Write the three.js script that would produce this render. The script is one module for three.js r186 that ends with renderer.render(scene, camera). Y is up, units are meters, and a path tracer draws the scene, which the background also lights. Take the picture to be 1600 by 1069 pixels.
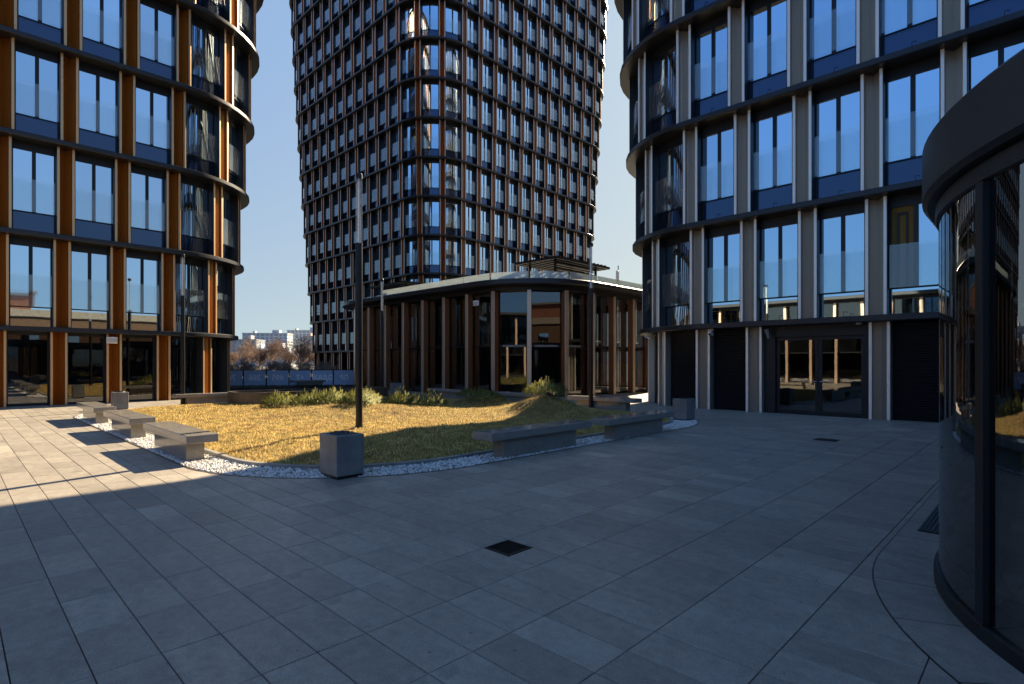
import * as THREE from 'three';
import { mergeGeometries } from 'three/addons/utils/BufferGeometryUtils.js';
import { ImprovedNoise } from 'three/addons/math/ImprovedNoise.js';

// ------------------------------------------------------------------ camera, sky, sun, exposure
const EXPOSURE = 3.6;
const camera = new THREE.PerspectiveCamera(63.72, 1600 / 1069, 0.05, 6000);
camera.position.set(0, 1.6, 0);
camera.setViewOffset(1600, 1069, 0, -32.5, 1600, 1069);
const renderer = new THREE.WebGLRenderer({ antialias: true });
renderer.setSize(1024, 684);
renderer.toneMapping = THREE.LinearToneMapping;
renderer.toneMappingExposure = EXPOSURE;
renderer.shadowMap.enabled = true;
const scene = new THREE.Scene();

const SUN_AZ = THREE.MathUtils.degToRad(31.2), SUN_EL = THREE.MathUtils.degToRad(32);
const sunDir = new THREE.Vector3(Math.sin(SUN_AZ) * Math.cos(SUN_EL), Math.sin(SUN_EL), -Math.cos(SUN_AZ) * Math.cos(SUN_EL));
const sun = new THREE.DirectionalLight(new THREE.Color().setRGB(1, 0.82, 0.57), 5);
sun.name = 'sun_light';
sun.position.copy(sunDir).multiplyScalar(150);
sun.castShadow = true;
Object.assign(sun.shadow.camera, { left: -80, right: 80, top: 80, bottom: -80, near: 1, far: 400 });
sun.shadow.mapSize.set(4096, 4096);
scene.add(sun, sun.target);

{ // clear sky: blue overhead and away from the sun, paler at the horizon and round the sun
  const w = 1024, h = 512, d = new Float32Array(w * h * 4);
  const ss = (a, b, x) => { const t = Math.min(1, Math.max(0, (x - a) / (b - a))); return t * t * (3 - 2 * t); };
  for (let j = 0; j < h; j++) for (let i = 0; i < w; i++) {
    const ph = ((i + 0.5) / w - 0.5) * 2 * Math.PI, th = ((j + 0.5) / h - 0.5) * Math.PI;
    const x = Math.cos(th) * Math.cos(ph), y = Math.sin(th), z = Math.cos(th) * Math.sin(ph);
    const cg = x * sunDir.x + y * sunDir.y + z * sunDir.z, g = Math.acos(Math.min(1, Math.max(-1, cg)));
    const k = Math.exp(-3.0 * Math.max(0, y));                       // 1 at the horizon
    const zen = [0.095, 0.295, 0.75], hor = [0.51, 0.65, 0.675];
    const gl = Math.exp(-g / 0.55);
    let c = [0, 1, 2].map((n) => zen[n] * (1 - k) + hor[n] * k);
    const away = ss(0.5, 2.6, g);
    c = [c[0] * (1 - 0.50 * away), c[1] * (1 - 0.24 * away), c[2] * (1 + 0.02 * away)];
    c[0] += gl * (0.54 + 0.34 * k); c[1] += gl * (0.48 + 0.17 * k); c[2] += gl * (0.08 + 0.12 * k);
    if (y < 0) { const q = ss(0, 0.12, -y); c = [c[0] * (1 - q) + 0.16 * q, c[1] * (1 - q) + 0.15 * q, c[2] * (1 - q) + 0.14 * q]; }
    const o = (j * w + i) * 4;
    d[o] = c[0] / EXPOSURE; d[o + 1] = c[1] / EXPOSURE; d[o + 2] = c[2] / EXPOSURE; d[o + 3] = 1;
  }
  const t = new THREE.DataTexture(d, w, h, THREE.RGBAFormat, THREE.FloatType);
  t.mapping = THREE.EquirectangularReflectionMapping; t.magFilter = THREE.LinearFilter; t.minFilter = THREE.LinearFilter;
  t.needsUpdate = true;
  scene.background = t; scene.environment = t;
}

// ------------------------------------------------------------------ helpers
let seed = 20240311;
const rnd = () => { seed = (seed + 0x6D2B79F5) | 0; let t = Math.imul(seed ^ (seed >>> 15), 1 | seed); t = (t + Math.imul(t ^ (t >>> 7), 61 | t)) ^ t; return ((t ^ (t >>> 14)) >>> 0) / 4294967296; };
const rr = (a, b) => a + (b - a) * rnd();
const noise = new ImprovedNoise();
const fbm = (x, y, z = 0, o = 4) => { let s = 0, a = 0.5, f = 1; for (let i = 0; i < o; i++) { s += a * noise.noise(x * f, y * f, z + i * 7.3); a *= 0.5; f *= 2.03; } return s; };
// the site grid: u and v are metres along the two paving directions
const GA = THREE.MathUtils.degToRad(-44.3), CU = Math.cos(GA), SU = -Math.sin(GA);
const W = (u, v, y = 0) => new THREE.Vector3(u * CU + v * SU, y, u * SU - v * CU);
const UV = (x, z) => [x * CU + z * SU, x * SU - z * CU];
const used = {};
const numbered = (n) => { const k = used[n] = (used[n] ?? -1) + 1; return k ? `${n}_${String(k).padStart(3, '0')}` : n; };
const sh = (o) => { o.castShadow = true; o.receiveShadow = true; return o; };
function thing(name, label, category, pos, turn = 0, group) {
  const o = new THREE.Group(); o.name = numbered(name); o.position.copy(pos); o.rotation.y = turn;
  o.userData = { label, category }; if (group) o.userData.group = group; scene.add(o); return o;
}
function part(name, geo, mat, parent, stuff) { const m = sh(new THREE.Mesh(geo, mat)); m.name = name; if (stuff) m.userData.kind = 'stuff'; parent.add(m); return m; }
function struct(name, geo, mat) { const m = sh(new THREE.Mesh(geo, mat)); m.name = numbered(name); m.userData = { kind: 'structure' }; scene.add(m); return m; }
// box with uv in metres, centred at x,y,z
function box(w, h, d, x = 0, y = 0, z = 0, sx = 1) {
  const g = new THREE.BoxGeometry(w, h, d, sx, 1, 1), uv = g.attributes.uv, p = g.attributes.position, n = g.attributes.normal;
  for (let i = 0; i < uv.count; i++) {
    if (Math.abs(n.getX(i)) > 0.5) uv.setXY(i, p.getZ(i), p.getY(i));
    else if (Math.abs(n.getY(i)) > 0.5) uv.setXY(i, p.getX(i), p.getZ(i));
    else uv.setXY(i, p.getX(i), p.getY(i));
  }
  return g.translate(x, y, z);
}
// box with chamfered edges (all twelve) and uv in metres
function cbox(w, h, d, c, x = 0, y = 0, z = 0) {
  const P = [], U = [], hw = w / 2, hh = h / 2, hd = d / 2;
  const quad = (a, b, cc, dd) => tri(a, b, cc) || tri(a, cc, dd);
  const tri = (a, b, cc) => {
    const A = new THREE.Vector3(...a), B = new THREE.Vector3(...b), C = new THREE.Vector3(...cc);
    const n = B.clone().sub(A).cross(C.clone().sub(A));
    const m = A.clone().add(B).add(C);
    const vs = n.dot(m) < 0 ? [a, cc, b] : [a, b, cc];
    const ax = [Math.abs(n.x), Math.abs(n.y), Math.abs(n.z)], k = ax.indexOf(Math.max(...ax));
    for (const q of vs) { P.push(...q); U.push(k === 0 ? q[2] : q[0], k === 1 ? q[2] : q[1]); }
  };
  const S = [-1, 1];
  for (const s of S) {
    quad([s * hw, -hh + c, -hd + c], [s * hw, hh - c, -hd + c], [s * hw, hh - c, hd - c], [s * hw, -hh + c, hd - c]);
    quad([-hw + c, s * hh, -hd + c], [hw - c, s * hh, -hd + c], [hw - c, s * hh, hd - c], [-hw + c, s * hh, hd - c]);
    quad([-hw + c, -hh + c, s * hd], [hw - c, -hh + c, s * hd], [hw - c, hh - c, s * hd], [-hw + c, hh - c, s * hd]);
    for (const t of S) {
      quad([s * hw, t * (hh - c), -hd + c], [s * hw, t * (hh - c), hd - c], [s * (hw - c), t * hh, hd - c], [s * (hw - c), t * hh, -hd + c]);
      quad([s * hw, -hh + c, t * (hd - c)], [s * hw, hh - c, t * (hd - c)], [s * (hw - c), hh - c, t * hd], [s * (hw - c), -hh + c, t * hd]);
      quad([-hw + c, s * hh, t * (hd - c)], [hw - c, s * hh, t * (hd - c)], [hw - c, s * (hh - c), t * hd], [-hw + c, s * (hh - c), t * hd]);
      for (const r of S) tri([s * hw, t * (hh - c), r * (hd - c)], [s * (hw - c), t * hh, r * (hd - c)], [s * (hw - c), t * (hh - c), r * hd]);
    }
  }
  const g = new THREE.BufferGeometry();
  g.setAttribute('position', new THREE.Float32BufferAttribute(P, 3)); g.setAttribute('uv', new THREE.Float32BufferAttribute(U, 2));
  g.computeVertexNormals(); return g.translate(x, y, z);
}
const merge = (a) => mergeGeometries(a.map((g) => { const q = g.index ? g.toNonIndexed() : g; for (const k of Object.keys(q.attributes)) if (!['position', 'normal', 'uv'].includes(k)) q.deleteAttribute(k); return q; }));
const cyl = (r0, r1, h, x = 0, y = 0, z = 0, n = 20) => new THREE.CylinderGeometry(r0, r1, h, n).translate(x, y, z);

// textures ----------------------------------------------------------
function tex(size, fn, srgb = true, metres = 1) {
  const d = new Uint8Array(size * size * 4);
  for (let j = 0; j < size; j++) for (let i = 0; i < size; i++) {
    const c = fn(i / size, j / size), o = (j * size + i) * 4;
    d[o] = Math.max(0, Math.min(255, c[0] * 255)); d[o + 1] = Math.max(0, Math.min(255, c[1] * 255)); d[o + 2] = Math.max(0, Math.min(255, c[2] * 255)); d[o + 3] = 255;
  }
  const t = new THREE.DataTexture(d, size, size); t.wrapS = t.wrapT = THREE.RepeatWrapping; t.magFilter = THREE.LinearFilter; t.minFilter = THREE.LinearMipmapLinearFilter; t.generateMipmaps = true;
  if (srgb) t.colorSpace = THREE.SRGBColorSpace; t.repeat.set(1 / metres, 1 / metres); t.needsUpdate = true; return t;
}
// tiling noise on a torus-like blend
const tile = (f) => (x, y) => { const a = f(x, y), b = f(x - 1, y), c = f(x, y - 1), d = f(x - 1, y - 1); return (a * (1 - x) + b * x) * (1 - y) + (c * (1 - x) + d * x) * y; };
const pvN = tile((x, y) => fbm(x * 5, y * 5, 3, 4)), pvM = tile((x, y) => fbm(x * 40, y * 40, 8, 2)), pvS = tile((x, y) => fbm(x * 9, y * 26, 12, 3));
const spots = []; for (let i = 0; i < 46; i++) spots.push([rnd(), rnd(), 0.002 + 0.006 * rnd() * rnd(), rr(0.1, 0.34)]); for (let i = 0; i < 9; i++) spots.push([rnd(), rnd(), rr(0.012, 0.03), rr(0.05, 0.11)]);
const spotAt = (x, y) => { let k = 0; for (const [a, b, r, d] of spots) { let dx = Math.abs(x - a), dy = Math.abs(y - b); if (dx > 0.5) dx = 1 - dx; if (dy > 0.5) dy = 1 - dy; if (dx > r * 1.5 || dy > r * 1.5) continue; const q = Math.hypot(dx, dy) / r * (1 + 0.5 * noise.noise(x * 160, y * 160, a * 50)); if (q < 1) k = Math.max(k, d * Math.min(1, (1 - q) * 4)); } return k; };
const paverTex = tex(1024, (x, y) => {
  const g = 0.86 + 0.20 * pvN(x, y) + 0.16 * pvM(x, y) + 0.12 * pvS(x, y) + (rnd() - 0.5) * 0.26 - spotAt(x, y);
  const st = Math.max(0, pvN(x, (y + 0.37) % 1) - 0.24) * 0.7;
  const k = g - st; return [k, k * 0.985, k * 0.96];
}, true, 3.1);
const graniteTex = tex(512, (x, y) => { const r = rnd(); const s = r < 0.16 ? 0.42 : r > 0.86 ? 1.0 : 0.78; const k = s + 0.12 * pvN(x, y); return [k, k * 0.98, k * 0.95]; }, true, 1.0);
const concTex = tex(512, (x, y) => { const k = 0.84 + 0.28 * pvN(x, y) + 0.08 * pvM(x, y) + (rnd() - 0.5) * 0.06; return [k, k, k * 0.99]; }, true, 1.4);
const grassTex = tex(512, (x, y) => { const k = 0.75 + 0.5 * pvN(x, y) + 0.35 * pvM(x, y) + (rnd() - 0.5) * 0.2; return [k, k * 0.95, k * 0.8]; }, true, 2.3);
const waveTex = tex(256, tile2((x, y) => 0.5 + 0.5 * fbm(x * 3, y * 2, 5, 2)), false, 2.6);
function tile2(f) { const t = tile(f); return (x, y) => { const k = t(x, y); return [k, k, k]; }; }
const smudgeTex = tex(256, tile2((x, y) => 0.35 + 0.5 * Math.abs(fbm(x * 6, y * 6, 9, 3))), false, 2.2);

// materials -----------------------------------------------------------
const lin = (r, g, b) => new THREE.Color().setRGB(r, g, b);
const std = (o) => new THREE.MeshStandardMaterial(o);
const M = {
  glass: std({ color: lin(0.66, 0.79, 0.89), metalness: 1, roughness: 0.015, bumpMap: waveTex, bumpScale: 0.0012 }),
  spandrel: std({ color: lin(0.075, 0.10, 0.155), metalness: 0.9, roughness: 0.08 }),
  tintGlass: new THREE.MeshPhysicalMaterial({ color: lin(0.42, 0.44, 0.47), transmission: 1, thickness: 0, metalness: 0, roughness: 0.0, ior: 2.0, bumpMap: waveTex, bumpScale: 0.0012 }),
  balGlass: new THREE.MeshPhysicalMaterial({ color: lin(0.95, 0.97, 0.97), transmission: 0.975, thickness: 0, roughness: 0.0, ior: 1.75 }),
  parapet: new THREE.MeshPhysicalMaterial({ color: lin(0.80, 0.84, 0.82), transmission: 0.55, thickness: 0, roughness: 0.25, ior: 1.5 }),
  clear: new THREE.MeshPhysicalMaterial({ color: lin(0.97, 0.98, 0.98), transmission: 0.97, thickness: 0, roughness: 0.02, ior: 1.5 }),
  black: std({ color: lin(0.012, 0.013, 0.015), roughness: 0.5, metalness: 0.2 }),
  frame: std({ color: lin(0.022, 0.024, 0.028), roughness: 0.42, metalness: 0.5 }),
  ledge: std({ color: lin(0.035, 0.037, 0.042), roughness: 0.38, metalness: 0.55 }),
  core: std({ color: lin(0.30, 0.29, 0.275), roughness: 0.8, map: concTex }),
  bronze: std({ color: lin(0.40, 0.165, 0.033), roughness: 0.36, metalness: 0.75 }),
  copper: std({ color: lin(0.42, 0.165, 0.068), roughness: 0.36, metalness: 0.75 }),
  bronzeSheen: std({ color: lin(0.64, 0.42, 0.22), roughness: 0.34, metalness: 0.45 }),  // this and the next two: fin metals lightened to paint in edge sheen
  copperSheen: std({ color: lin(0.58, 0.44, 0.33), roughness: 0.34, metalness: 0.6 }),
  champSheen: std({ color: lin(0.88, 0.83, 0.75), roughness: 0.34, metalness: 0.3 }),
  champ: std({ color: lin(0.53, 0.47, 0.395), roughness: 0.33, metalness: 0.7 }),
  pole: std({ color: lin(0.02, 0.021, 0.023), roughness: 0.35, metalness: 0.6 }),
  steel: std({ color: lin(0.55, 0.55, 0.54), roughness: 0.3, metalness: 0.9 }),
  granite: std({ color: lin(0.47, 0.45, 0.42), map: graniteTex, roughness: 0.14 }),
  conc: std({ color: lin(0.27, 0.27, 0.265), map: concTex, roughness: 0.5, bumpMap: concTex, bumpScale: 0.001 }),
  kerb: std({ color: lin(0.33, 0.32, 0.30), map: concTex, roughness: 0.7 }),
  soil: std({ color: lin(0.055, 0.038, 0.024), map: grassTex, roughness: 1 }),
  turf: std({ color: lin(0.29, 0.21, 0.07), map: grassTex, roughness: 1, bumpMap: grassTex, bumpScale: 0.02 }),
  white: std({ color: lin(0.72, 0.72, 0.70), roughness: 0.5 }),
  gravelBed: std({ color: lin(0.40, 0.40, 0.39), map: grassTex, roughness: 1 }),
  corten: std({ color: lin(0.16, 0.135, 0.105), roughness: 0.42, metalness: 0.45, map: concTex }),
};

const paneVariants = [0.9, 0.96, 1.0, 1.05].map((k) => { const m = M.glass.clone(); m.color.multiplyScalar(k); return m; });
// ------------------------------------------------------------------ ground and paving
{
  const g = new THREE.PlaneGeometry(5000, 5000, 1, 1).rotateX(-Math.PI / 2);
  const uv = g.attributes.uv; for (let i = 0; i < uv.count; i++) uv.setXY(i, uv.getX(i) * 5000, uv.getY(i) * 5000);
  g.translate(0, -0.09, 0);
  struct('ground', g, std({ color: lin(0.17, 0.16, 0.14), map: concTex, roughness: 0.95 }));
}
const GARD = { u0: -23.2, u1: -6.4, v0: 2.55, v1: 15.8, r: 3.2 };
const sdRR = (u, v, a, inset = 0) => { // signed distance to a rounded rectangle, negative inside
  const cx = (a.u0 + a.u1) / 2, cy = (a.v0 + a.v1) / 2, r = a.r - Math.min(inset, a.r - 0.01);
  const qx = Math.abs(u - cx) - ((a.u1 - a.u0) / 2 - inset) + r, qy = Math.abs(v - cy) - ((a.v1 - a.v0) / 2 - inset) + r;
  return Math.hypot(Math.max(qx, 0), Math.max(qy, 0)) + Math.min(Math.max(qx, qy), 0) - r;
};
const PU = 0.607, PV = 0.302, U0 = -1.073, V0 = 0.52, DRAIN = [-3.2, 3.39], DR = {};
const PAV = { c1: [5.42, 2.42], R: 2.8, len: 6.2 }; // glazed pavilion: stadium along v
const pavUV = (() => { const [u, v] = UV(PAV.c1[0], -PAV.c1[1]); return { u, v }; })();
const sdPav = (u, v) => Math.hypot(u - pavUV.u, v - Math.max(pavUV.v - 0.0, Math.min(pavUV.v + PAV.len, v))) - PAV.R;
{
  const slab = struct('plaza_paving', new THREE.BoxGeometry(62, 0.05, 56).translate(-6, -0.061, -14), std({ color: lin(0.045, 0.045, 0.045), roughness: 1 }));
  slab.rotation.y = GA;
  // one paver: chamfered upper edge, open below
  const paver = (w, d, x, z, ou, ov, dy = 0) => {
    const c = 0.0025, t = dy, P = [], N = [], U = [];
    const hw = w / 2, hd = d / 2;
    const q = (a, b, cc, e, n) => { for (const k of [a, b, cc, a, cc, e]) { P.push(k[0] + x, k[1], k[2] + z); N.push(...n); U.push(k[0] + ou, k[2] + ov - k[1]); } };
    q([-hw + c, t, hd - c], [hw - c, t, hd - c], [hw - c, t, -hd + c], [-hw + c, t, -hd + c], [0, 1, 0]);
    const ring = [[-hw, hd], [hw, hd], [hw, -hd], [-hw, -hd]], inr = [[-hw + c, hd - c], [hw - c, hd - c], [hw - c, -hd + c], [-hw + c, -hd + c]], nn = [[0, 1], [1, 0], [0, -1], [-1, 0]];
    for (let i = 0; i < 4; i++) {
      const j = (i + 1) % 4, s = Math.SQRT1_2;
      q([ring[i][0], t - c, ring[i][1]], [ring[j][0], t - c, ring[j][1]], [inr[j][0], t, inr[j][1]], [inr[i][0], t, inr[i][1]], [nn[i][0] * s, s, nn[i][1] * s]);
      q([ring[i][0], -0.034, ring[i][1]], [ring[j][0], -0.034, ring[j][1]], [ring[j][0], t - c, ring[j][1]], [ring[i][0], t - c, ring[i][1]], [nn[i][0], 0, nn[i][1]]);
    }
    const g = new THREE.BufferGeometry();
    g.setAttribute('position', new THREE.Float32BufferAttribute(P, 3)); g.setAttribute('normal', new THREE.Float32BufferAttribute(N, 3)); g.setAttribute('uv', new THREE.Float32BufferAttribute(U, 2));
    return g;
  };
  const base = [0.40, 0.366, 0.318];
  const tones = [0.78, 0.87, 0.95, 1.0, 1.06, 1.15, 1.28];
  const mk = (t) => std({ color: lin(base[0] * t, base[1] * t, base[2] * t), map: paverTex, roughness: 0.5, bumpMap: paverTex, bumpScale: 0.0016 });
  const mats = tones.map(mk);
  const vars_ = []; for (let i = 0; i < 12; i++) vars_.push(paver(PU - 0.006, PV - 0.006, 0, 0, rr(0, 9), rr(0, 9), rr(-0.0015, 0.0015)));
  const all = [];
  for (let i = -52; i < 34; i++) for (let j = -40; j < 88; j++) {
    const u = U0 + PU * (i + 0.5), v = V0 + PV * (j + 0.5);
    if (u < -33 || u > 20 || v < -11 || v > 26.5) continue;
    if (sdRR(u, v, GARD) < -0.28) continue;
    if (sdPav(u, v) < -1.4) continue;
    const half = Math.abs(u - DRAIN[0]) < 0.31 && Math.abs(v - DRAIN[1]) < 0.152;
    const p = W(u, v), D = -p.z;
    const px = 800 + 860 * p.x / Math.max(D, 0.01), py = 567 + 1376 / Math.max(D, 0.01);
    const vis = D > 2.2 && px > -120 && px < 1720 && py < 1250;
    const near = vis && px > -20 && px < 1600 && py < 1120;
    if (!vis && D > 2.2 && !(u > -33 && u < 14)) continue;
    const nz = fbm(u * 0.5, v * 0.5, 2, 2), t = Math.max(0, Math.min(6, Math.round(2.8 + nz * 3.2 + (rnd() - 0.5) * 3.4 + (rnd() < 0.08 ? 2.5 : 0))));
    if (half) { DR.u = U0 + PU * i + 0.148; DR.v = v; all.push({ u: U0 + PU * i + 0.4515, v, D, near: false, t, w: 0.305 }); } else all.push({ u, v, D, near, t });
  }
  all.sort((a, b) => a.D - b.D);
  let n = 0; const rest = [], restC = [];
  for (const a of all) {
    if (a.near && n < 300) {
      const m = part('paver', vars_[Math.floor(rnd() * vars_.length)], mats[a.t], slab);
      m.position.set(a.u, 0, -a.v); if (rnd() < 0.5) m.rotation.y = Math.PI; n++;
    } else {
      rest.push(paver((a.w ?? PU) - 0.006, PV - 0.006, a.u, -a.v, a.u + rr(0, 4), -a.v + rr(0, 4), rr(-0.0015, 0.0015)));
      restC.push(tones[a.t] * rr(0.97, 1.03));
    }
  }
  const g = mergeGeometries(rest), nc = g.attributes.position.count, per = nc / rest.length, col = new Float32Array(nc * 3);
  for (let i = 0; i < nc; i++) { const t = restC[Math.floor(i / per)]; col[i * 3] = base[0] * t; col[i * 3 + 1] = base[1] * t; col[i * 3 + 2] = base[2] * t; }
  g.setAttribute('color', new THREE.BufferAttribute(col, 3));
  part('paver', g, std({ vertexColors: true, map: paverTex, roughness: 0.5, bumpMap: paverTex, bumpScale: 0.0016 }), slab, true);
}

// ------------------------------------------------------------------ rounded-square residential towers
const HS = 3.45, GH = 2.75, LT = 0.18;
const flare = (h) => 1 + (0.082 * h - 0.0004 * h * h) / 16;
// outline of a rounded rectangle with half-lengths a,b of the straight parts and corner radius r
function outline(a, b, r, seg = 8) {
  const p = [];
  [[a, b, 0], [a, -b, 1], [-a, -b, 2], [-a, b, 3]].forEach(([x, z, k]) => { for (let i = 0; i <= seg; i++) { const t = (k + i / seg) * Math.PI / 2; p.push([x + r * Math.sin(t), z + r * Math.cos(t)]); } });
  return p;
}
function ringGeo(pi, po, y0, y1, ch = 0.02) { // closed ring with a chamfered rectangular profile
  const n = po.length, P = [], I = [], U = []; let s = 0;
  for (let i = 0; i <= n; i++) {
    const a = pi[i % n], b = po[i % n], pr = po[(i + n - 1) % n]; if (i) s += Math.hypot(b[0] - pr[0], b[1] - pr[1]);
    const dx = b[0] - a[0], dz = b[1] - a[1], l = Math.hypot(dx, dz) || 1, ex = dx / l * ch, ez = dz / l * ch;
    const prof = [[a[0], y0, a[1]], [b[0] - ex, y0, b[1] - ez], [b[0], y0 + ch, b[1]], [b[0], y1 - ch, b[1]], [b[0] - ex, y1, b[1] - ez], [a[0], y1, a[1]]];
    for (let k = 0; k < 6; k++) for (let q = 0; q < 2; q++) { P.push(...prof[k]); U.push(s, k * 0.1); }
  }
  for (let i = 0; i < n; i++) for (let k = 0; k < 6; k++) { const A = i * 12 + k * 2 + 1, B = i * 12 + ((k + 1) % 6) * 2, C = A + 12, D = B + 12; I.push(A, C, B, B, C, D); }
  const g = new THREE.BufferGeometry(); g.setAttribute('position', new THREE.Float32BufferAttribute(P, 3)); g.setAttribute('uv', new THREE.Float32BufferAttribute(U, 2)); g.setIndex(I);
  g.computeVertexNormals(); return g;
}
function prismGeo(rings, cap = true) { // rings: [{pts, y}] lofted upwards, flat top
  const n = rings[0].pts.length, P = [], I = [], U = [];
  for (const r of rings) { let s = 0; for (let i = 0; i <= n; i++) { const p = r.pts[i % n], q = r.pts[(i + n - 1) % n]; if (i) s += Math.hypot(p[0] - q[0], p[1] - q[1]); P.push(p[0], r.y, p[1]); U.push(s, r.y); } }
  for (let k = 0; k < rings.length - 1; k++) for (let i = 0; i < n; i++) { const A = k * (n + 1) + i, B = A + 1, C = A + n + 1, D = C + 1; I.push(A, B, C, B, D, C); }
  if (cap) { const r = rings[rings.length - 1], o = P.length / 3; P.push(0, r.y, 0); U.push(0, 0); let cx = 0, cz = 0; for (const p of r.pts) { cx += p[0] / n; cz += p[1] / n; } P[P.length - 3] = cx; P[P.length - 1] = cz; r.pts.forEach((p) => { P.push(p[0], r.y, p[1]); U.push(p[0], p[1]); }); for (let i = 0; i < n; i++) I.push(o, o + 1 + i, o + 1 + (i + 1) % n); }
  const g = new THREE.BufferGeometry(); g.setAttribute('position', new THREE.Float32BufferAttribute(P, 3)); g.setAttribute('uv', new THREE.Float32BufferAttribute(U, 2)); g.setIndex(I);
  const q = g.toNonIndexed(); q.computeVertexNormals(); return q;
}
// bay pieces in the bay's own frame: x to the right, y up from the ledge, z outwards (0 = front of the fins)
function bayKit(w, r, ground, hs) {
  const bend = (g) => { if (!r) return g; const p = g.attributes.position; for (let i = 0; i < p.count; i++) { const a = p.getX(i) / r, R = r + p.getZ(i); p.setXYZ(i, R * Math.sin(a), p.getY(i), R * Math.cos(a) - r); } g.computeVertexNormals(); return g; };
  const sx = r ? 6 : 1, b = (ww, h, d, x, y, z) => bend(box(ww, h, d, x, y, z, ww > 0.3 ? sx : 1));
  const ow = w - 0.52, hw = ow / 2, k = {};
  const fin = (s) => bend(cbox(0.075, hs, 0.34, 0.008, -w / 2 + s * 0.215, hs / 2, -0.17));
  k.finA = fin(-1); k.finB = fin(1);
  { const gl = Math.hypot(0.176, 0.20), ga = Math.atan2(0.20, 0.176); k.recess = bend(merge([-1, 1].map((q) => box(gl, hs, 0.02, 0, 0, 0).rotateY(-q * ga).translate(-w / 2 + q * 0.088, hs / 2, -0.235)))); }
  const trim = (s) => bend(cbox(0.079, hs - 0.004, 0.03, 0.008, -w / 2 + s * 0.215, hs / 2, -0.005));  // pale strip on the blade front, a sheen painted as lighter metal
  k.sheenA = trim(-1); k.sheenB = trim(1);
  const jw = 0.05, head = ground ? 0.12 : 0.30, sill = ground ? 0.08 : 0.72;
  const fr = [b(jw, hs, 0.07, -hw + jw / 2, hs / 2, -0.335), b(jw, hs, 0.07, hw - jw / 2, hs / 2, -0.335), b(ow - 2 * jw, head, 0.07, 0, hs - head / 2, -0.335),
    b(0.012, hs, 0.30, -hw + 0.006 - 0.001, hs / 2, -0.15 - 0.0), b(0.012, hs, 0.30, hw - 0.006 + 0.001, hs / 2, -0.15)];
  if (ground) fr.push(b(ow - 2 * jw, sill, 0.07, 0, sill / 2, -0.335));
  else fr.push(b(0.11, hs - head - sill, 0.06, 0, sill + (hs - head - sill) / 2, -0.335), b(ow - 2 * jw, 0.035, 0.065, 0, sill + 0.0175, -0.335));
  k.frame = merge(fr);
  const py0 = sill + (ground ? 0 : 0.035), ph = hs - head - py0, pw = ground ? ow - 2 * jw : (ow - 2 * jw - 0.11) / 2;
  if (ground) k.panes = [b(pw, ph, 0.02, 0, py0 + ph / 2, -0.345)];
  else k.panes = [-1, 1].map((s) => b(pw, ph, 0.02, s * (0.055 + pw / 2), py0 + ph / 2, -0.345));
  k.pair = merge(k.panes.map((g) => g.clone()));
  k.spandrel = b(ow - 2 * jw, sill - 0.02, 0.03, 0, (sill - 0.02) / 2 + 0.005, -0.335);
  k.bal = b(ow - 0.07, 1.18, 0.014, 0, 1.32, -0.13);
  k.fins = merge([k.finA.clone(), k.finB.clone()]); k.sheens = merge([k.sheenA.clone(), k.sheenB.clone()]);
  k.ow = ow; k.hs = hs; k.b = b;
  return k;
}
const hookGeo = merge([box(0.012, 0.13, 0.012, 0, 0.065, 0), box(0.09, 0.012, 0.012, 0.04, 0.13, 0), box(0.012, 0.05, 0.012, 0.085, 0.105, 0)]);
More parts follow.
